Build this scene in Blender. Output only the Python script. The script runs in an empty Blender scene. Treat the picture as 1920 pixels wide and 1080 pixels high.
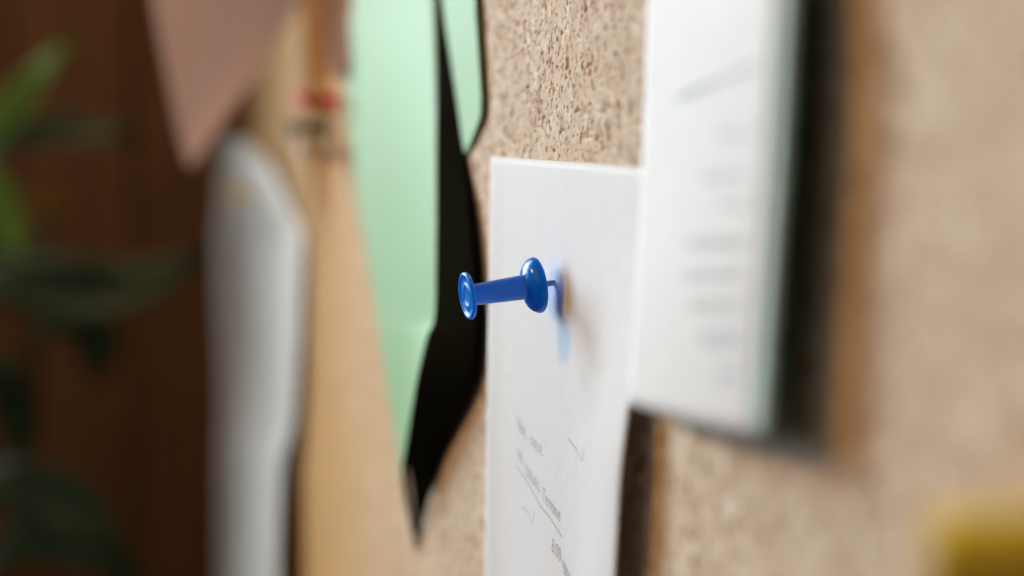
import bpy, math, random
import numpy as np
from mathutils import Vector, Matrix

random.seed(7); rng = np.random.default_rng(11)
S = bpy.context.scene
COL = S.collection

# ------------------------------------------------------------------ camera
FPX = 2667.0                                    # focal length in photo pixels (50 mm on 36 mm)
ALPHA = math.atan(710 / FPX)                    # yaw towards the board; the board runs along +Y in plane X = 0
PD = 0.0714                                     # camera's distance from the board surface
CAM = np.array([-PD, 0, 0])
FW = np.array([math.sin(ALPHA), math.cos(ALPHA), 0]); RT = np.array([math.cos(ALPHA), -math.sin(ALPHA), 0]); UP = np.array([0, 0, 1.0])
cd = bpy.data.cameras.new('camera'); cam = bpy.data.objects.new('camera', cd); COL.objects.link(cam)
cd.lens = 50.0; cd.sensor_width = 36.0; cd.clip_start = 0.005; cd.clip_end = 50
cam.location = CAM
cam.rotation_euler = (math.pi / 2, 0, -ALPHA)
cd.dof.use_dof = True; cd.dof.focus_distance = 0.2475; cd.dof.aperture_fstop = 6.1; cd.dof.aperture_blades = 0
S.camera = cam

def ray(x, y): return FW + RT * (x - 960) / FPX + UP * (540 - y) / FPX
def P(x, y, h=0.0):
    """point seen at photo pixel (x, y) that stands h metres proud of the board"""
    d = ray(x, y); return CAM + d * ((PD - h) / d[0])
def Pd(x, y, t):
    """point seen at photo pixel (x, y) at depth t"""
    return CAM + ray(x, y) * t

# ------------------------------------------------------------------ light
w = bpy.data.worlds.new('World'); S.world = w; w.use_nodes = True
w.node_tree.nodes['Background'].inputs[0].default_value = (1.0, 0.68, 0.52, 1)
w.node_tree.nodes['Background'].inputs[1].default_value = 0.052
PIN = P(1042.5, 529)
def lamp(name, direction, dist, size, power, color, aim=PIN):
    d = np.array(direction, float); d /= np.linalg.norm(d)
    l = bpy.data.lights.new(name, 'AREA'); l.shape = 'DISK'; l.size = size; l.energy = power; l.color = color
    o = bpy.data.objects.new(name, l); COL.objects.link(o)
    o.location = Vector(aim) + Vector(d * dist)
    o.rotation_euler = Vector(-d).to_track_quat('-Z', 'Y').to_euler()
    return o
def beam(name, direction, dist, radius, power, color, aim, cone, blend=1.0):
    d = np.array(direction, float); d /= np.linalg.norm(d)
    l = bpy.data.lights.new(name, 'SPOT'); l.shadow_soft_size = radius; l.energy = power; l.color = color
    l.spot_size = math.radians(cone); l.spot_blend = blend
    o = bpy.data.objects.new(name, l); COL.objects.link(o)
    o.location = Vector(PIN) + Vector(d * dist)
    o.rotation_euler = (Vector(aim) - o.location).to_track_quat('-Z', 'Y').to_euler()
    return o
win = lamp('window_light', (-1, 1.70, 0.66), 1.3, 0.44, 2.25, (0.68, 0.885, 1.0), aim=np.array([0.0, 0.17, -0.04]))
win.data.shape = 'RECTANGLE'; win.data.size_y = 1.0      # a tall, narrow window
win.data.spread = math.radians(48)
beam('shelf_spot_light', (-1, 1.85, 0.62), 1.5, 0.10, 12.0, (0.82, 0.94, 1.0), (0.0, 0.18, -0.03), 30)
beam('desk_lamp_light', (-1, 0.30, 0.48), 0.9, 0.055, 12.0, (1.0, 0.54, 0.15), (0.0, 0.29, -0.03), 74)
lamp('room_fill_light', (-1, -0.35, 0.45), 1.4, 1.2, 2.1, (1.0, 0.92, 0.86))  # added soft fill from the camera side, lightens the shadows
lamp('ceiling_light', (-0.45, 0.30, 1.0), 0.95, 0.3, 2.4, (1.0, 0.70, 0.40), aim=np.array([-0.1, 0.9, 0.0]))
vs = S.view_settings; vs.view_transform = 'Standard'; vs.look = 'None'; vs.exposure = 0.0; vs.gamma = 1.0
try: vs.use_curve_mapping = False
except Exception: pass
S.cycles.use_denoising = True
S.cycles.max_bounces = 8

# ------------------------------------------------------------------ helpers
def link(o, parent=None):
    COL.objects.link(o)
    if parent: o.parent = parent
    return o
def tag(o, label, cat, group=None):
    o['label'] = label; o['category'] = cat
    if group: o['group'] = group
    return o
def empty(name, loc):
    o = bpy.data.objects.new(name, None); o.empty_display_size = 0.005; o.location = Vector(loc); return link(o)
def mesh_obj(name, verts, faces, mat, parent=None, smooth=True):
    """vertices in world space; a parented mesh is shifted into its parent's frame"""
    m = bpy.data.meshes.new(name)
    off = np.array(parent.matrix_basis.translation) if parent else np.zeros(3)
    if parent and parent.parent: off = off + np.array(parent.parent.matrix_basis.translation)
    m.from_pydata([tuple(np.asarray(v) - off) for v in verts], [], faces)
    m.update()
    if smooth: m.polygons.foreach_set('use_smooth', [True] * len(m.polygons))
    m.materials.append(mat)
    return link(bpy.data.objects.new(name, m), parent)
def solid(o, t, offset=0.0):
    md = o.modifiers.new('thickness', 'SOLIDIFY'); md.thickness = t; md.offset = offset; return o

def catmull(pts, n):
    pts = np.asarray(pts, float); k = len(pts)
    out = []
    for i in range(n):
        s = i / (n - 1) * (k - 1); j = min(int(s), k - 2); f = s - j
        p1, p2 = pts[j], pts[j + 1]
        p0 = pts[j - 1] if j > 0 else 2 * p1 - p2
        p3 = pts[j + 2] if j + 2 < k else 2 * p2 - p1
        out.append(0.5 * (2 * p1 + (p2 - p0) * f + (2 * p0 - 5 * p1 + 4 * p2 - p3) * f * f + (3 * p1 - p0 - 3 * p2 + p3) * f ** 3))
    return np.array(out)
def grid_faces(nv, nu):
    return [(j * nu + i, j * nu + i + 1, (j + 1) * nu + i + 1, (j + 1) * nu + i) for j in range(nv - 1) for i in range(nu - 1)]
def sheet(name, rows, mat, parent=None, nu=24, nv=40, thick=0.00012, wrinkle=0.0, sub=None):
    """rows of 3-D control points -> smooth sheet of paper with thickness"""
    fine = np.array([catmull(r, nu) for r in rows])
    g = np.array([catmull(fine[:, i], nv) for i in range(nu)]).transpose(1, 0, 2)
    if wrinkle:
        v, u = np.meshgrid(np.linspace(0, 1, nv), np.linspace(0, 1, nu), indexing='ij')
        ww = sum(a * np.sin(fx * u + fy * v + ph) for a, fx, fy, ph in ((.5, 9, 4, .3), (.3, 5, 17, 1.2), (.2, 23, 11, 2.0)))
        g[..., 0] -= wrinkle * ww
    o = mesh_obj(name, g.reshape(-1, 3), grid_faces(nv, nu), mat, parent)
    return solid(o, thick)
def lathe(profile, seg=64):
    vs_, fs = [], []
    n = len(profile)
    for k in range(seg):
        a = 2 * math.pi * k / seg
        for r, z in profile: vs_.append((r * math.cos(a), r * math.sin(a), z))
    for k in range(seg):
        for i in range(n - 1):
            fs.append((k * n + i, ((k + 1) % seg) * n + i, ((k + 1) % seg) * n + i + 1, k * n + i + 1))
    return vs_, fs

# ------------------------------------------------------------------ materials
def new_mat(name):
    m = bpy.data.materials.new(name); m.use_nodes = True
    nt = m.node_tree; b = nt.nodes['Principled BSDF']; return m, nt, b
def N(nt, t, **kw):
    n = nt.nodes.new(t)
    for k, v in kw.items():
        if k.startswith('i_'):
            key = k[2:].replace('_', ' '); n.inputs[key].default_value = v
        else: setattr(n, k, v)
    return n
def ramp(nt, src, stops):
    r = nt.nodes.new('ShaderNodeValToRGB'); e = r.color_ramp.elements
    while len(e) < len(stops): e.new(0.5)
    for q, (p, c) in zip(e, stops): q.position = p; q.color = (*c, 1)
    nt.links.new(src, r.inputs[0]); return r
def mix(nt, fac, a, b, mode='MIX'):
    m = nt.nodes.new('ShaderNodeMix'); m.data_type = 'RGBA'; m.blend_type = mode
    for sock, v in ((m.inputs[0], fac), (m.inputs[6], a), (m.inputs[7], b)):
        if hasattr(v, 'links'): nt.links.new(v, sock)
        elif isinstance(v, (int, float)): sock.default_value = v
        else: sock.default_value = (*v, 1)
    return m.outputs[2]
def coords(nt): return N(nt, 'ShaderNodeTexCoord').outputs['Object']

def mat_cork():
    m, nt, b = new_mat('cork')
    co = coords(nt)
    v = N(nt, 'ShaderNodeTexVoronoi', i_Scale=520.0, i_Randomness=1.0); nt.links.new(co, v.inputs['Vector'])
    n1 = N(nt, 'ShaderNodeTexNoise', i_Scale=900.0, i_Detail=4.0); nt.links.new(co, n1.inputs['Vector'])
    n2 = N(nt, 'ShaderNodeTexNoise', i_Scale=60.0, i_Detail=5.0); nt.links.new(co, n2.inputs['Vector'])
    sep = N(nt, 'ShaderNodeSeparateColor'); nt.links.new(v.outputs['Color'], sep.inputs[0])
    gran = ramp(nt, sep.outputs[0], [(0.0, (0.36, 0.23, 0.145)), (0.16, (0.56, 0.42, 0.30)), (0.6, (0.65, 0.515, 0.39)), (1.0, (0.80, 0.70, 0.58))])
    c = mix(nt, ramp(nt, n2.outputs[0], [(0.35, (0, 0, 0)), (0.7, (1, 1, 1))]).outputs[0], gran.outputs[0], (0.60, 0.465, 0.345))
    # light put into the base colour: cool and pale near, warm golden far
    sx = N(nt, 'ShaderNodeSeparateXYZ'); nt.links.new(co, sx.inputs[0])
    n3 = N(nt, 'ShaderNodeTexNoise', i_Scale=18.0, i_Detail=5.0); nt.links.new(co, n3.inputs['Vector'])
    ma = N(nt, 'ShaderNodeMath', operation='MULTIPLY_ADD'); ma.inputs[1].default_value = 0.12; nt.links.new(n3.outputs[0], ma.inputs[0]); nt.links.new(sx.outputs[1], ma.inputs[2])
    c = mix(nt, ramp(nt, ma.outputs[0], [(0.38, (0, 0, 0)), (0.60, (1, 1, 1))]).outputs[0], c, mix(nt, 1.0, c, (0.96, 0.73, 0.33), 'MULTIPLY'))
    dark = ramp(nt, n1.outputs[0], [(0.33, (0.24, 0.13, 0.08)), (0.42, (1, 1, 1))])
    c = mix(nt, 0.75, c, dark.outputs[0], 'MULTIPLY')
    # sparse dark bark flecks
    v2 = N(nt, 'ShaderNodeTexVoronoi', i_Scale=560.0); nt.links.new(co, v2.inputs['Vector'])
    s2 = N(nt, 'ShaderNodeSeparateColor'); nt.links.new(v2.outputs['Color'], s2.inputs[0])
    fl = ramp(nt, s2.outputs[1], [(0.12, (1, 1, 1)), (0.14, (0, 0, 0))])
    ds = ramp(nt, v2.outputs['Distance'], [(0.22, (1, 1, 1)), (0.34, (0, 0, 0))])
    msk = mix(nt, 1.0, fl.outputs[0], ds.outputs[0], 'MULTIPLY')
    c = mix(nt, msk, c, (0.16, 0.075, 0.035))
    nt.links.new(c, b.inputs['Base Color'])
    b.inputs['Roughness'].default_value = 0.75; b.inputs['Specular IOR Level'].default_value = 0.25
    bp = N(nt, 'ShaderNodeBump', i_Strength=0.55, i_Distance=0.0004); nt.links.new(n1.outputs[0], bp.inputs['Height'])
    nt.links.new(bp.outputs[0], b.inputs['Normal'])
    return m
def mat_paper(name, color, trans=0.12, rough=0.6, fiber=0.03, spec=0.3, color2=None):
    m, nt, b = new_mat(name)
    co = coords(nt)
    n = N(nt, 'ShaderNodeTexNoise', i_Scale=350.0, i_Detail=6.0); nt.links.new(co, n.inputs['Vector'])
    n2 = N(nt, 'ShaderNodeTexNoise', i_Scale=35.0, i_Detail=3.0); nt.links.new(co, n2.inputs['Vector'])
    lo = tuple(c * (1 - 2 * fiber) for c in color)
    base = ramp(nt, n.outputs[0], [(0.3, lo), (0.7, color)])
    c = mix(nt, ramp(nt, n2.outputs[0], [(0.4, (0, 0, 0)), (0.65, (1, 1, 1))]).outputs[0], base.outputs[0], color2 or tuple(x * 0.97 for x in color))
    nt.links.new(c, b.inputs['Base Color'])
    b.inputs['Roughness'].default_value = rough; b.inputs['Specular IOR Level'].default_value = spec
    bp = N(nt, 'ShaderNodeBump', i_Strength=0.12, i_Distance=0.0001); nt.links.new(n.outputs[0], bp.inputs['Height'])
    nt.links.new(bp.outputs[0], b.inputs['Normal'])
    if trans:
        t = N(nt, 'ShaderNodeBsdfTranslucent'); nt.links.new(c, t.inputs[0])
        ms = N(nt, 'ShaderNodeMixShader'); ms.inputs[0].default_value = trans
        nt.links.new(b.outputs[0], ms.inputs[1]); nt.links.new(t.outputs[0], ms.inputs[2])
        nt.links.new(ms.outputs[0], nt.nodes['Material Output'].inputs[0])
    return m
def mat_plastic(name, color, rough=0.16, sss=0.0, trans=0.0):
    m, nt, b = new_mat(name)
    co = coords(nt)
    n = N(nt, 'ShaderNodeTexNoise', i_Scale=700.0, i_Detail=5.0); nt.links.new(co, n.inputs['Vector'])
    v = N(nt, 'ShaderNodeTexNoise', i_Scale=260.0, i_Detail=8.0, i_Roughness=0.75); nt.links.new(co, v.inputs['Vector'])
    r = ramp(nt, v.outputs[0], [(0.42, (rough,) * 3), (0.68, (rough + 0.22,) * 3)])
    nt.links.new(r.outputs[0], b.inputs['Roughness'])
    c = mix(nt, ramp(nt, v.outputs[0], [(0.4, (0, 0, 0)), (0.75, (0.6, 0.6, 0.6))]).outputs[0], color, tuple(min(1, x * 1.35 + 0.012) for x in color))
    mp = N(nt, 'ShaderNodeMapping'); mp.inputs['Scale'].default_value = (1600, 260, 420); mp.inputs['Rotation'].default_value = (0.3, 0.5, 0.9); nt.links.new(co, mp.inputs[0])
    sc = N(nt, 'ShaderNodeTexNoise', i_Scale=1.0, i_Detail=7.0, i_Roughness=0.7); nt.links.new(mp.outputs[0], sc.inputs['Vector'])
    c = mix(nt, ramp(nt, sc.outputs[0], [(0.60, (0, 0, 0)), (0.74, (0.45, 0.45, 0.45))]).outputs[0], c, tuple(0.75 * x + 0.16 for x in color))
    nt.links.new(c, b.inputs['Base Color'])
    b.inputs['IOR'].default_value = 1.46; b.inputs['Specular IOR Level'].default_value = 0.35
    bp = N(nt, 'ShaderNodeBump', i_Strength=0.10, i_Distance=0.0001); nt.links.new(n.outputs[0], bp.inputs['Height'])
    nt.links.new(bp.outputs[0], b.inputs['Normal'])
    if sss:
        b.inputs['Subsurface Weight'].default_value = sss
        b.inputs['Subsurface Radius'].default_value = (0.15, 0.5, 1.0); b.inputs['Subsurface Scale'].default_value = 0.0022
    if trans: b.inputs['Transmission Weight'].default_value = trans
    return m
def mat_metal():
    m, nt, b = new_mat('steel')
    co = coords(nt)
    n = N(nt, 'ShaderNodeTexNoise', i_Scale=900.0, i_Detail=4.0); nt.links.new(co, n.inputs['Vector'])
    r = ramp(nt, n.outputs[0], [(0.3, (0.34,) * 3), (0.7, (0.5,) * 3)])
    nt.links.new(r.outputs[0], b.inputs['Roughness'])
    b.inputs['Metallic'].default_value = 1.0; b.inputs['Base Color'].default_value = (0.9, 0.88, 0.86, 1)
    return m
def mat_wood(name, c1, c2, scale=6.0):
    m, nt, b = new_mat(name)
    co = coords(nt)
    mp = N(nt, 'ShaderNodeMapping'); mp.inputs['Scale'].default_value = (scale * 3, scale * 3, scale * 0.35); nt.links.new(co, mp.inputs[0])
    n = N(nt, 'ShaderNodeTexNoise', i_Scale=3.0, i_Detail=6.0, i_Distortion=1.2); nt.links.new(mp.outputs[0], n.inputs['Vector'])
    nt.links.new(ramp(nt, n.outputs[0], [(0.3, c1), (0.7, c2)]).outputs[0], b.inputs['Base Color'])
    b.inputs['Roughness'].default_value = 0.5
    bp = N(nt, 'ShaderNodeBump', i_Strength=0.2, i_Distance=0.001); nt.links.new(n.outputs[0], bp.inputs['Height']); nt.links.new(bp.outputs[0], b.inputs['Normal'])
    return m
def mat_leaf(name, c1, c2):
    m, nt, b = new_mat(name)
    co = coords(nt)
    n = N(nt, 'ShaderNodeTexNoise', i_Scale=45.0, i_Detail=4.0); nt.links.new(co, n.inputs['Vector'])
    c = ramp(nt, n.outputs[0], [(0.35, c1), (0.65, c2)])
    nt.links.new(c.outputs[0], b.inputs['Base Color']); b.inputs['Roughness'].default_value = 0.55
    t = N(nt, 'ShaderNodeBsdfTranslucent'); nt.links.new(c.outputs[0], t.inputs[0])
    ms = N(nt, 'ShaderNodeMixShader'); ms.inputs[0].default_value = 0.25
    nt.links.new(b.outputs[0], ms.inputs[1]); nt.links.new(t.outputs[0], ms.inputs[2]); nt.links.new(ms.outputs[0], nt.nodes['Material Output'].inputs[0])
    return m

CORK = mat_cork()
WHITE = mat_paper('note_paper', (0.80, 0.815, 0.87), 0.10)
WHITE2 = mat_paper('pad_paper', (0.82, 0.835, 0.88), 0.05)
FARWHITE = mat_paper('far_paper', (0.84, 0.86, 0.86), 0.10)
PAGES = mat_paper('pale_blue_pages', (0.62, 0.86, 0.93), 0.0)
TEAL = mat_paper('teal_card', (0.05, 0.27, 0.30), 0.0)
GREEN = mat_paper('green_paper', (0.29, 0.52, 0.27), 0.0, rough=0.55, spec=0.25)
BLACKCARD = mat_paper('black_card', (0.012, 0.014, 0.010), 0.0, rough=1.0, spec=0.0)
PINK = mat_paper('pink_paper', (0.80, 0.65, 0.61), 0.45, spec=0.1)
BROWN = mat_paper('brown_paper', (0.36, 0.22, 0.17), 0.10, rough=1.0, spec=0.0)
YELLOW = mat_paper('yellow_paper', (0.68, 0.44, 0.03), 0.0, spec=0.05)
INK = mat_paper('grey_ink', (0.48, 0.49, 0.54), 0.0, fiber=0.25)
BLUEINK = mat_paper('blue_ink', (0.58, 0.62, 0.72), 0.0, fiber=0.2)
STEEL = mat_metal()
BLUE = mat_plastic('blue_plastic', (0.0005, 0.20, 0.98), 0.10, sss=0.5)
RED = mat_plastic('red_plastic', (0.75, 0.010, 0.005), 0.5)
DGREEN = mat_plastic('dark_green_plastic', (0.02, 0.06, 0.04), 0.5)
CLEAR = mat_plastic('pale_plastic', (0.60, 0.48, 0.40), 0.5)
YELPL = mat_plastic('yellow_plastic', (0.95, 0.58, 0.002), 0.5)
WOOD = mat_wood('dark_wood', (0.16, 0.075, 0.028), (0.26, 0.125, 0.05))
PLASTER = mat_paper('wall_paint', (0.42, 0.34, 0.26), 0.0)

# ------------------------------------------------------------------ the setting: wall behind the board, panelled wall beyond it
def box(name, lo, hi, mat, parent=None):
    x0, y0, z0 = lo; x1, y1, z1 = hi
    v = [(x0, y0, z0), (x1, y0, z0), (x1, y1, z0), (x0, y1, z0), (x0, y0, z1), (x1, y0, z1), (x1, y1, z1), (x0, y1, z1)]
    f = [(0, 3, 2, 1), (4, 5, 6, 7), (0, 1, 5, 4), (1, 2, 6, 5), (2, 3, 7, 6), (3, 0, 4, 7)]
    return mesh_obj(name, v, f, mat, parent, smooth=False)
wl = box('wall', (0.0122, -0.05, -0.75), (0.06, 1.60, 0.75), WOOD); wl['kind'] = 'structure'
wf = box('end_wall', (-0.45, 1.60, -0.75), (0.06, 1.64, 0.75), WOOD); wf['kind'] = 'structure'
for i in range(4):                                # upright boards of the panelling, one by one
    x0 = -0.44 + i * 0.124
    box('panel_board', (x0, 1.588 + 0.002 * (i % 2), -0.75), (x0 + 0.118, 1.601, 0.75), WOOD, wf)

# ------------------------------------------------------------------ cork board: one slab whose face carries real pits and granules
def vnoise(Y, Z, cell, seed):
    r = np.random.default_rng(seed); T = r.random((256, 256))
    y = Y / cell; z = Z / cell
    iy = np.floor(y).astype(int); iz = np.floor(z).astype(int); fy = y - iy; fz = z - iz
    fy = fy * fy * (3 - 2 * fy); fz = fz * fz * (3 - 2 * fz)
    g = lambda a, b: T[a % 256, b % 256]
    return (g(iy, iz) * (1 - fy) + g(iy + 1, iz) * fy) * (1 - fz) + (g(iy, iz + 1) * (1 - fy) + g(iy + 1, iz + 1) * fy) * fz
def axis_steps(segs):
    out = []
    for a, b, st in segs: out += list(np.linspace(a, b, max(2, int(round((b - a) / st)) + 1))[:-1])
    out.append(segs[-1][1]); return np.array(out)
YEND = P(474, 540)[1]
ys = axis_steps([(0.02, 0.10, 0.004), (0.10, 0.195, 0.0009), (0.195, 0.33, 0.00028), (0.33, 0.45, 0.0012), (0.45, YEND, 0.006)])
zs = axis_steps([(-0.30, -0.075, 0.006), (-0.075, 0.0, 0.0011), (0.0, 0.020, 0.0009), (0.020, 0.060, 0.0002), (0.060, 0.10, 0.002), (0.10, 0.30, 0.008)])
Yg, Zg = np.meshgrid(ys, zs, indexing='ij')
gran = vnoise(Yg, Zg, 0.0019, 1) * 0.5 + vnoise(Yg + .31, Zg + .17, 0.0009, 2) * 0.5
pit = vnoise(Yg + .07, Zg + .05, 0.00065, 3); pit2 = vnoise(Yg + .5, Zg + .9, 0.0013, 4)
clump = vnoise(Yg + .2, Zg + .6, 0.006, 5)
depth = -0.00007 * gran - 0.00042 * np.clip((pit - 0.76) / 0.10, 0, 1) * (0.3 + 0.9 * clump) - 0.00038 * np.clip((pit2 - 0.87) / 0.06, 0, 1)
Xg = -depth - 0.00008
V = np.stack([Xg, Yg, Zg], -1).reshape(-1, 3)
ny, nz = len(ys), len(zs)
F = grid_faces(ny, nz)
# back and rim of the slab
nb = len(V); T = 0.012
def idx(i, j): return i * nz + j
ring = [idx(i, 0) for i in range(ny)] + [idx(ny - 1, j) for j in range(1, nz)] + [idx(i, nz - 1) for i in range(ny - 2, -1, -1)] + [idx(0, j) for j in range(nz - 2, 0, -1)]
V = np.vstack([V, np.array([[T, V[k][1], V[k][2]] for k in ring])])
for k in range(len(ring)):
    k2 = (k + 1) % len(ring); F.append((ring[k], ring[k2], nb + k2, nb + k))
F.append(tuple(nb + k for k in range(len(ring))))
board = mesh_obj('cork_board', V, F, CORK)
tag(board, 'tan cork pin board hanging on the dark wooden wall', 'pin board')

# ------------------------------------------------------------------ white note held by the blue pin
def smooth(a, b, x):
    t = min(1, max(0, (x - a) / (b - a))); return t * t * (3 - 2 * t)
NTL, NTR = np.array([.2809, .0268]), np.array([.1845, .0165])
NBL, NBR = np.array([.2878, -.0860]), np.array([.2035, -.1000])
def note_uv(Y, Z):
    v = (NTL[1] - Z) / (NTL[1] - NBL[1])
    for _ in range(6):
        yl = NTL[0] + (NBL[0] - NTL[0]) * v; yr = NTR[0] + (NBR[0] - NTR[0]) * v
        u = (yl - Y) / (yl - yr)
        zt = NTL[1] + (NTR[1] - NTL[1]) * u; zb = NBL[1] + (NBR[1] - NBL[1]) * u
        v = (zt - Z) / (zt - zb)
    return u, v
def note_h_uv(u, v):
    lift = 0.0007 + 0.0033 * smooth(0.05, 0.40, v)
    return (0.00042 + lift * smooth(0.55, 1.0, u) ** 1.4 + 0.0006 * smooth(0.12, 0.0, u)
            + 0.00010 * math.sin(9 * u + 4 * v) * (0.3 + v) + 0.0010 * math.exp(-((u - .42) / .16) ** 2) * smooth(.5, .9, v))
def note_pt(Y, Z, lift=0.0):
    u, v = note_uv(Y, Z); return np.array([-note_h_uv(min(1, max(0, u)), min(1, max(0, v))) - lift, Y, Z])
nu, nv = 70, 80
NV = []
for j in range(nv):
    for i in range(nu):
        u, v = i / (nu - 1), j / (nv - 1)
        q = (NTL * (1 - u) + NTR * u) * (1 - v) + (NBL * (1 - u) + NBR * u) * v
        NV.append((-note_h_uv(u, v), q[0], q[1]))
note = empty('paper_note', PIN)
tag(note, 'white printed paper note held to the cork by the blue push pin', 'note')
solid(mesh_obj('page', NV, grid_faces(nv, nu), WHITE, note), 0.0001)

def ribbon(poly, width, place, lift=0.00009):
    """flat stroke of ink laid on a surface; poly in (Y, Z)"""
    poly = np.asarray(poly, float); vs_, fs = [], []
    for k in range(len(poly)):
        a = poly[max(0, k - 1)]; b = poly[min(len(poly) - 1, k + 1)]
        t = (b - a) / (np.linalg.norm(b - a) + 1e-12); n = np.array([-t[1], t[0]])
        for s in (-1, 1):
            q = poly[k] + n * s * width / 2; vs_.append(place(q[0], q[1], lift))
        if k: fs.append((2 * k - 2, 2 * k - 1, 2 * k + 1, 2 * k))
    return vs_, fs
def YZ(x, y, h=0.0): return P(x, y, h)[1:]
def scribble(a, b, amp, n, seed):
    """illegible handwriting between two points on the board plane"""
    r = np.random.default_rng(seed); a = np.asarray(a); b = np.asarray(b); out = []
    per = r.uniform(0.5, 1.0, n * 2)
    for k in range(n * 8):
        s = k / (n * 8 - 1); ph = k / 8 * 2 * math.pi
        q = a + (b - a) * s; t = (b - a) / np.linalg.norm(b - a)
        q = q + np.array([0, 1]) * amp * per[k // 8] * math.sin(ph) + t * amp * 0.5 * math.cos(ph)
        out.append(q)
    return out
def text_mesh(txt, size, origin, along, place, lift=0.00009, offset=0.0, squeeze=1.0):
    """letters of the built-in face laid on a surface; origin/along in (Y, Z)"""
    cu = bpy.data.curves.new('tmp', 'FONT'); cu.body = txt; cu.size = size; cu.resolution_u = 4; cu.offset = offset
    o = bpy.data.objects.new('tmp', cu); COL.objects.link(o)
    dg = bpy.context.evaluated_depsgraph_get(); me = bpy.data.meshes.new_from_object(o.evaluated_get(dg))
    al = np.asarray(along) / np.linalg.norm(along); upv = np.array([-al[1] * -1, abs(al[0])])
    upv = np.array([al[1], -al[0]]);
    if upv[1] < 0: upv = -upv
    vs_ = []
    for v in me.vertices:
        q = np.asarray(origin) + al * v.co.x * squeeze + upv * v.co.y; vs_.append(place(q[0], q[1], lift))
    fs = [tuple(p.vertices) for p in me.polygons]
    bpy.data.objects.remove(o); bpy.data.curves.remove(cu); bpy.data.meshes.remove(me)
    return vs_, fs
TD = np.array([-math.cos(math.radians(11)), -math.sin(math.radians(11))])
def put(name, vf, mat, parent): return mesh_obj(name, vf[0], vf[1], mat, parent, smooth=False)
put('lettering', text_mesh('Termine', 0.0037, YZ(1021, 937), TD, note_pt, offset=-0.00003, squeeze=0.92), INK, note)
put('lettering', text_mesh('8:00', 0.0037, YZ(1040, 1032), TD, note_pt, offset=-0.00003, squeeze=0.92), INK, note)
for (a, b, n, s) in (((974, 790), (990, 815), 4, 1), ((999, 824), (1021, 846), 5, 2), ((974, 846), (984, 862), 3, 3), ((990, 880), (1016, 914), 6, 4), ((1062, 1060), (1078, 1085), 4, 5)):
    put('handwriting', ribbon(scribble(YZ(*a), YZ(*b), 0.0011, n, s), 0.00025, note_pt), INK, note)
put('underline', ribbon(catmull([YZ(973, 874), YZ(998, 912), YZ(1019, 949), YZ(1035, 968), YZ(1061, 1008)], 30), 0.00030, note_pt), INK, note)
put('handwriting', ribbon(catmull([YZ(983, 950), YZ(996, 962), YZ(1004, 982), YZ(1007, 958)], 16), 0.00022, note_pt), INK, note)
put('handwriting', ribbon(catmull([YZ(1071, 822), YZ(1090, 843), YZ(1104, 862), YZ(1108, 838)], 16), 0.00022, note_pt), INK, note)
put('ink_speck', ribbon([YZ(1029.4, 826), YZ(1030, 830)], 0.0004, note_pt), INK, note)

# ------------------------------------------------------------------ writing pad lifted off the board
pad = empty('writing_pad', P(1320, 700, 0.004))
tag(pad, 'thick white writing pad with teal backing lifted off the cork', 'writing pad')
PADX = [(-330, 1226, 1512, .0016, .0022), (-120, 1220, 1503, .0022, .0045), (0, 1215, 1496, .0026, .0058), (300, 1205, 1480, .0034, .0062), (560, 1191, 1462, .0052, .0064), (757, 1179, 1449, .0061, .0066), (790, 1178, 1446, .0062, .0066)]
def pad_rows(back, grow=0):
    rows = []
    for y, xl, xr, hl, hr in PADX:
        yb = 760 if y == 790 else y; yr = 821 if y == 790 else (790 if y == 757 else y)
        a = P(xl + (7 if back else 0), yb, hl - back); b = P(xr - 38 + grow, yr, hr - back); r = []
        for q_ in (0, .35, .7, 1.0):
            q = a * (1 - q_) + b * q_; q[0] -= 0.0006 * math.sin(math.pi * q_); r.append(q)
        rows.append(r)
    return rows[:-2] + [rows[-1]]
sheet('page', pad_rows(0.0), WHITE2, pad, thick=0.0001)
sheet('page_block', pad_rows(0.00034, 29), PAGES, pad, thick=0.00050)
sheet('backing', pad_rows(0.00086, 38), TEAL, pad, thick=0.00050)
# ink on the pad: look the surface up between the pad's control rows
PR = pad_rows(0.0); PL = np.array([r[0] for r in PR]); PRt = np.array([r[-1] for r in PR])
def pad_px(x, y):
    """pad surface point under a photo pixel (fixed-point on the lift)"""
    h = 0.005
    for _ in range(8):
        q = P(x, y, h)
        zl = np.interp(q[2], PL[::-1, 2], PL[::-1, 0]); zr = np.interp(q[2], PRt[::-1, 2], PRt[::-1, 0])
        yl = np.interp(q[2], PL[::-1, 2], PL[::-1, 1]); yr = np.interp(q[2], PRt[::-1, 2], PRt[::-1, 1])
        s = min(1, max(0, (yl - q[1]) / (yl - yr))); h = -(zl * (1 - s) + zr * s) + 0.0006 * math.sin(math.pi * s)
    return q, h
def pad_place(Y, Z, lift):
    zl = np.interp(Z, PL[::-1, 2], PL[::-1, 0]); zr = np.interp(Z, PRt[::-1, 2], PRt[::-1, 0])
    yl = np.interp(Z, PL[::-1, 2], PL[::-1, 1]); yr = np.interp(Z, PRt[::-1, 2], PRt[::-1, 1])
    s = min(1, max(0, (yl - Y) / (yl - yr)))
    return np.array([zl * (1 - s) + zr * s - 0.0006 * math.sin(math.pi * s) - 0.00012 - lift, Y, Z])
def padline(a, b, amp, n, seed, mat, wd=0.00017):
    A = pad_px(*a)[0][1:]; B = pad_px(*b)[0][1:]
    put('handwriting', ribbon(scribble(A, B, amp, n, seed) if amp else [A * (1 - k / 12) + B * k / 12 for k in range(13)], wd, pad_place), mat, pad)
padline((1268, 188), (1425, 122), 0, 1, 1, BLUEINK, 0.0006)
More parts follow.
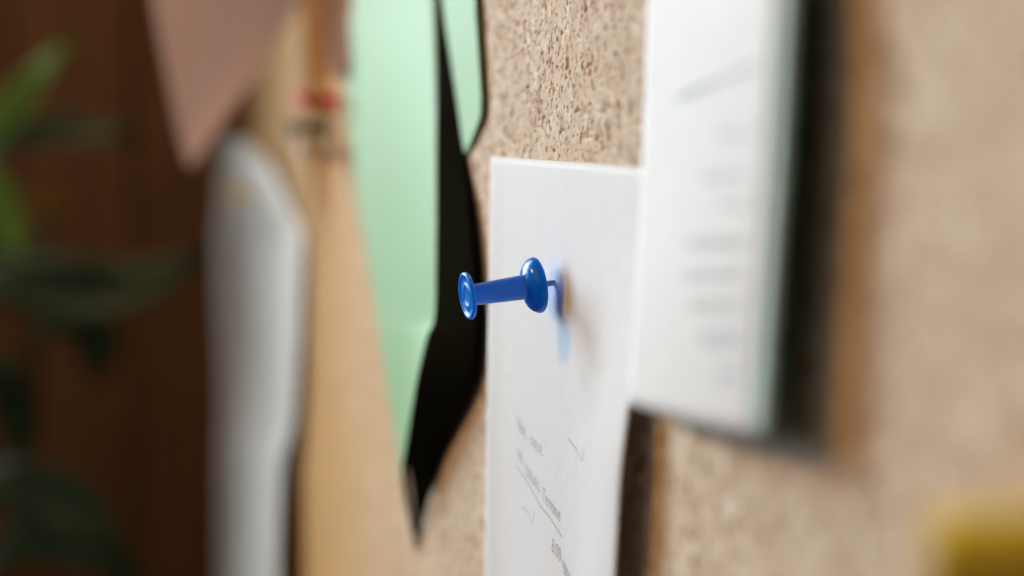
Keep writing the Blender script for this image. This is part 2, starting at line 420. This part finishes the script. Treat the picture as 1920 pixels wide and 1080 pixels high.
for k, (x0, x1, y, mt, am) in enumerate(((1345, 1420, 252, INK, .0006), (1318, 1405, 328, INK, .0008), (1345, 1415, 385, INK, .0006), (1290, 1400, 455, INK, .0009), (1285, 1395, 515, INK, .0008), (1292, 1400, 572, INK, .0009), (1312, 1392, 634, BLUEINK, .0014), (1345, 1392, 702, BLUEINK, .0014))):
    padline((x0, y), (x1, y - 4), am, max(4, (x1 - x0) // 10), 20 + k, mt)

# ------------------------------------------------------------------ green papers
g1 = empty('green_sheet', P(730, 600, 0.001)); tag(g1, 'large pale green paper curling off the cork down to a torn point', 'paper')
EDGE = [(-260, 812, 826), (-120, 814, 829), (0, 816, 834), (100, 818, 847), (200, 819, 862), (280, 819, 874), (400, 819, 886), (500, 818, 895), (560, 817, 899), (605, 813, 901), (632, 801, 900), (700, 785, 894), (760, 774, 872), (845, 759, 840), (890, 753, 824)]
def bend_h(xl, xb):
    """lift of the fold at pixel column xl so that it stands square above the board line seen at xb"""
    t = (PD / ray(xb, 540)[0]) * 1.015; return PD - t * ray(xl, 540)[0]
GL = lambda y: float(np.interp(y, [-260, -120, 0, 50, 110, 250, 400, 560, 605, 630, 700, 800, 890], [700, 680, 664, 659, 641, 654, 676, 702, 708, 712, 722, 737, 749]))
GR = [(y, GL(y), xl, 1000 * bend_h(xl, xb)) for y, xl, xb in EDGE]
rows = []
for y, xl, xr, h in GR:
    a = P(xl, y, .0008); b = P(xr, y, h / 1000)
    r = []
    for q_ in (0, .25, .5, .75, 1):
        q = a * (1 - q_) + b * q_
        q[0] += 0.0014 * math.sin(math.pi * q_) * (h / 7)
        r.append(q)
    rows.append(r)
sheet('sheet', rows, GREEN, g1, nu=24, nv=110, wrinkle=0.0003)
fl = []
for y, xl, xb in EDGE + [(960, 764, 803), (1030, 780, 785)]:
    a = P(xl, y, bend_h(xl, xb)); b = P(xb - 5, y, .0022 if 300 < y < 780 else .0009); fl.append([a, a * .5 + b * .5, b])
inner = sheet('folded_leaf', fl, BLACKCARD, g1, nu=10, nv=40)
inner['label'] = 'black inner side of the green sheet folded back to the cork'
sheet('torn_edge', [[Pd(x - w_, y, .345), Pd(x + w_, y, .345)] for x, y, w_ in ((762, 860, .6), (767, 895, 3), (772, 930, 3), (778, 985, .6))], FARWHITE, g1, nu=4, nv=16)
g2 = empty('green_slip', P(860, 150, 0.001)); tag(g2, 'small green paper slip lying on the cork half under the large green sheet', 'paper')
rows = []
for y, xl, xr, h in ((-260, 800, 884, 1.0), (-120, 815, 888, 1.4), (0, 828, 893, 1.4), (100, 844, 899, 1.4), (200, 859, 904, 1.3), (240, 864, 894, 1.2), (286, 870, 874, 1.0)):
    a = P(xl, y, .0008); b = P(xr, y, h / 1000); rows.append([a, a * .6 + b * .4 + np.array([.0001, 0, 0]), b])
sheet('sheet', rows, GREEN, g2, nu=16, nv=50)

# ------------------------------------------------------------------ far papers
fw = empty('hanging_paper', P(500, 400, 0.001)); tag(fw, 'curled off-white paper strip pinned by the yellow push pin', 'paper')
rows = []
for y, xl, xr, h in ((262, 424, 478, 6), (285, 416, 500, 5), (330, 411, 520, 4), (400, 407, 546, 3), (450, 406, 565, 3), (560, 409, 563, 3.5), (700, 413, 556, 5), (800, 412, 546, 6), (860, 410, 531, 8), (960, 409, 528, 9), (1080, 406, 524, 10), (1260, 406, 515, 11)):
    b = P(xr, y, h / 1000); tl = 0.85; a = Pd(xl, y, tl)
    m1 = Pd(xl * .70 + xr * .30, y, .835); m2 = Pd(xl * .38 + xr * .62, y, .74 + .01 * math.sin(y * .011)); rows.append([a, m1, m2, b])
sheet('sheet', rows, FARWHITE, fw, nu=28, nv=60, wrinkle=0.0016)
pk = empty('pink_sheet', P(600, -60, 0.001)); tag(pk, 'dusky pink paper whose pointed corner hangs out from the cork', 'paper')
rows = []
for y, xl, xr in ((-150, 262, 612), (-60, 275, 588), (0, 286, 562), (60, 297, 532), (120, 309, 497), (180, 321, 452), (250, 335, 402), (312, 352, 360)):
    a = Pd(xl, y, .60); b = Pd(xr, y, .625); rows.append([a, Pd((xl + xr) / 2, y, .602), b])
sheet('sheet', rows, PINK, pk, nu=20, nv=40)
bc = empty('brown_card', P(640, 0, 0.001)); tag(bc, 'narrow brown paper slip hanging above the red push pin', 'paper')
rows = []
for y, xl, xr in ((-140, 590, 672), (0, 598, 668), (80, 603, 660), (125, 612, 652), (145, 622, 640)):
    rows.append([Pd(xl, y, .50), Pd((xl + xr) / 2, y, .492), Pd(xr, y, .475)])
sheet('sheet', rows, BROWN, bc, nu=12, nv=24)
yn = empty('yellow_note', P(1850, 1000, 0.001)); tag(yn, 'mustard yellow paper note curling off the cork below the white pad', 'note')
rows = []
for y, xl, xr, h in ((955, 1745, 2080, .0150), (1040, 1742, 2090, .0140), (1250, 1738, 2100, .0050), (1450, 1760, 2105, .0010)):
    rows.append([P(xl, y, h), P(xl * .5 + xr * .5, y - 10, h), P(xr, y - 22, h)])
sheet('sheet', rows, YELLOW, yn, nu=12, nv=16)

# ------------------------------------------------------------------ push pins (profiles in mm along the pin's axis, 0 = back of the collar)
COLLAR = [(0.0, 0.12), (3.6, 0.12), (4.55, 0.0), (4.86, 0.05), (4.93, 0.22), (4.90, 0.5), (4.74, 0.95), (4.45, 1.38), (4.05, 1.78), (3.55, 2.10), (3.05, 2.30), (2.65, 2.42), (2.35, 2.60), (2.20, 2.9)]
SHAFT = [(2.24, 2.5), (2.16, 3.2), (2.10, 5.0), (2.00, 7.5), (1.88, 10.0), (1.80, 11.8), (1.84, 12.35), (2.1, 12.62)]
CAP = [(1.6, 12.45), (2.4, 12.55), (3.6, 12.60), (3.98, 12.68), (4.10, 12.85), (4.10, 13.10), (4.00, 13.28), (3.80, 13.36), (3.55, 13.33), (3.30, 13.20), (3.0, 13.12), (2.2, 13.10), (2.0, 13.18), (1.8, 13.20), (1.6, 13.12), (1.1, 13.08), (0.5, 13.07), (0.0, 13.07)]
NEEDLE = [(0.0, -10.0), (0.18, -9.2), (0.52, -7.5), (0.56, -6.0), (0.56, 0.4), (0.0, 0.4)]
_s = np.array([-(1010.8 - 873) / 139.4 * .948, -(558 - 536.7) / 139.4 * .948, .318])
AXIS = RT * _s[0] + UP * _s[1] - FW * _s[2]; AXIS /= np.linalg.norm(AXIS)
def pushpin(entry, axis, mat, label, out=3.35, group=None):
    axis = np.asarray(axis) / np.linalg.norm(axis)
    base = np.asarray(entry) + axis * out * 1e-3
    t = empty('push_pin', base)
    t.rotation_euler = Vector(axis).to_track_quat('Z', 'Y').to_euler()
    tag(t, label, 'push pin', group)
    for name, prof, mt in (('collar', COLLAR, mat), ('shaft', SHAFT, mat), ('cap', CAP, mat), ('needle', NEEDLE, STEEL)):
        v, f = lathe([(r * 1e-3, z * 1e-3) for r, z in prof], 72 if name != 'needle' else 32)
        m = bpy.data.meshes.new(name); m.from_pydata(v, [], f); m.update()
        m.polygons.foreach_set('use_smooth', [True] * len(m.polygons)); m.materials.append(mt)
        link(bpy.data.objects.new(name, m), t)
    return t
pushpin(PIN, AXIS, BLUE, 'glossy blue plastic push pin stuck through the white printed note')
pushpin(P(648, 192), (-1, -.05, .02), RED, 'red plastic push pin below the narrow brown paper slip', 3.4)
pushpin(P(628, 238), (-1, -.05, -.08), DGREEN, 'dark green push pin just below the red one', 3.4)
pushpin(P(648, 283), (-1, -.05, 0), CLEAR, 'pale beige push pin below the dark green one', 3.4)
pushpin(P(510, 362), (-1, -.08, -.03), YELPL, 'yellow push pin through the curled off-white paper strip', 9.8)

# ------------------------------------------------------------------ houseplant in the dim corner
pl = empty('houseplant', Pd(-60, 1500, 1.05)); tag(pl, 'dim leafy green houseplant with a small yellow flower by the wooden wall', 'houseplant')
LEAF_D = mat_leaf('dark_leaf', (0.025, 0.060, 0.022), (0.045, 0.10, 0.035)); LEAF_B = mat_leaf('fresh_leaf', (0.24, 0.46, 0.06), (0.34, 0.60, 0.10))
def leaf(px, width, mat, bend=0.3):
    """blade along a pixel polyline with depths: [(x, y, t), ...]"""
    c = catmull([Pd(*p) for p in px], 22); vs_ = []
    for k in range(22):
        s = k / 21; wd = width * (math.sin(math.pi * min(1, s * 0.97 + .02)) ** 0.75) * (1.15 - .35 * s)
        t = c[min(21, k + 1)] - c[max(0, k - 1)]; t /= np.linalg.norm(t)
        side = np.cross(t, -FW * .8 + UP * .35 - RT * .1); side /= np.linalg.norm(side); nrm = np.cross(side, t)
        for q in (-1, -.5, 0, .5, 1): vs_.append(c[k] + side * q * wd / 2 + nrm * abs(q) * wd * bend * .5 + nrm * .003 * math.sin(9 * s + q))
    o = mesh_obj('leaf', vs_, grid_faces(22, 5), mat, pl); return solid(o, .0006)
leaf([(-60, 330, .95), (20, 215, .93), (80, 140, .92), (135, 82, .92)], .026, LEAF_B)
leaf([(-40, 300, 1.02), (70, 250, 1.0), (180, 248, .99), (270, 262, .99)], .024, LEAF_D)
leaf([(-60, 520, .98), (100, 545, .96), (250, 545, .95), (400, 478, .95)], .050, LEAF_D)
leaf([(-50, 440, 1.05), (60, 500, 1.03), (150, 590, 1.02), (190, 720, 1.02)], .038, LEAF_D)
leaf([(-40, 300, .9), (-5, 360, .9), (20, 420, .9), (40, 500, .9)], .024, LEAF_B)
leaf([(-60, 900, .95), (60, 920, .93), (160, 970, .92), (240, 1070, .92)], .040, LEAF_D)
leaf([(-60, 640, 1.05), (10, 720, 1.04), (40, 800, 1.04), (50, 900, 1.04)], .034, LEAF_D)
leaf([(-30, 1060, .98), (80, 1010, .97), (190, 1040, .96), (280, 1120, .96)], .036, LEAF_D)
leaf([(60, 620, 1.08), (150, 610, 1.07), (200, 640, 1.07), (210, 700, 1.07)], .028, LEAF_D)
def tube(name, pts, r, mat, parent):
    c = catmull(pts, 18); vs_, fs = [], []
    for k in range(18):
        t = c[min(17, k + 1)] - c[max(0, k - 1)]; t /= np.linalg.norm(t); a = np.cross(t, [0.3, 0.9, 0.1]); a /= np.linalg.norm(a); b = np.cross(t, a)
        for q in range(8): vs_.append(c[k] + r * (a * math.cos(q * math.pi / 4) + b * math.sin(q * math.pi / 4)))
    for k in range(17):
        for q in range(8): fs.append((k * 8 + q, k * 8 + (q + 1) % 8, k * 8 + 8 + (q + 1) % 8, k * 8 + 8 + q))
    return mesh_obj(name, vs_, fs, mat, parent)
B0 = (-60, 1500, 1.05)
for top in ((-60, 330, .95), (-40, 300, 1.02), (-60, 520, .98), (-50, 440, 1.05), (-40, 300, .9), (-60, 900, .95), (-60, 640, 1.05), (-30, 1060, .98), (60, 620, 1.08), (98, 395, 1.03)):
    mid = ((top[0] + B0[0]) / 2 - 70 * (top[0] < 0) + 20, (top[1] + B0[1]) / 2, (top[2] + B0[2]) / 2)
    tube('stem', [Pd(*B0), Pd(*mid), Pd(*top)], .0024, LEAF_D, pl)
FLW = mat_leaf('yellow_petal', (0.42, 0.24, 0.01), (0.5, 0.30, 0.02)); fc = Pd(100, 383, 1.02)
for k in range(6):
    a = k * math.pi / 3; d = RT * math.cos(a) + UP * math.sin(a); n = np.cross(d, FW)
    v = [fc, fc + d * .006 + n * .004 - FW * .003, fc + d * .012 - FW * .004, fc + d * .006 - n * .004 - FW * .003]
    solid(mesh_obj('petal', v, [(0, 1, 2, 3)], FLW, pl), .0005)
# the pot the stems grow from, on a shelf of the end wall (both below the frame)
POT = mat_paper('terracotta', (0.42, 0.17, 0.09), 0.0); SOIL = mat_paper('soil', (0.05, 0.035, 0.025), 0.0)
pb = Pd(*B0)
for nm, prof, mt in (('pot', [(0, -.115), (.045, -.115), (.062, -.008), (.068, -.008), (.068, .012), (.060, .012), (.058, -.002)], POT), ('soil', [(0, .001), (.059, -.001)], SOIL)):
    v, f = lathe(prof, 40); mesh_obj(nm, [pb + np.array(q) for q in v], f, mt, pl)
sh = box('shelf', (-0.44, 0.86, pb[2] - 0.137), (-0.04, 1.587, pb[2] - 0.1145), WOOD); sh['kind'] = 'structure'
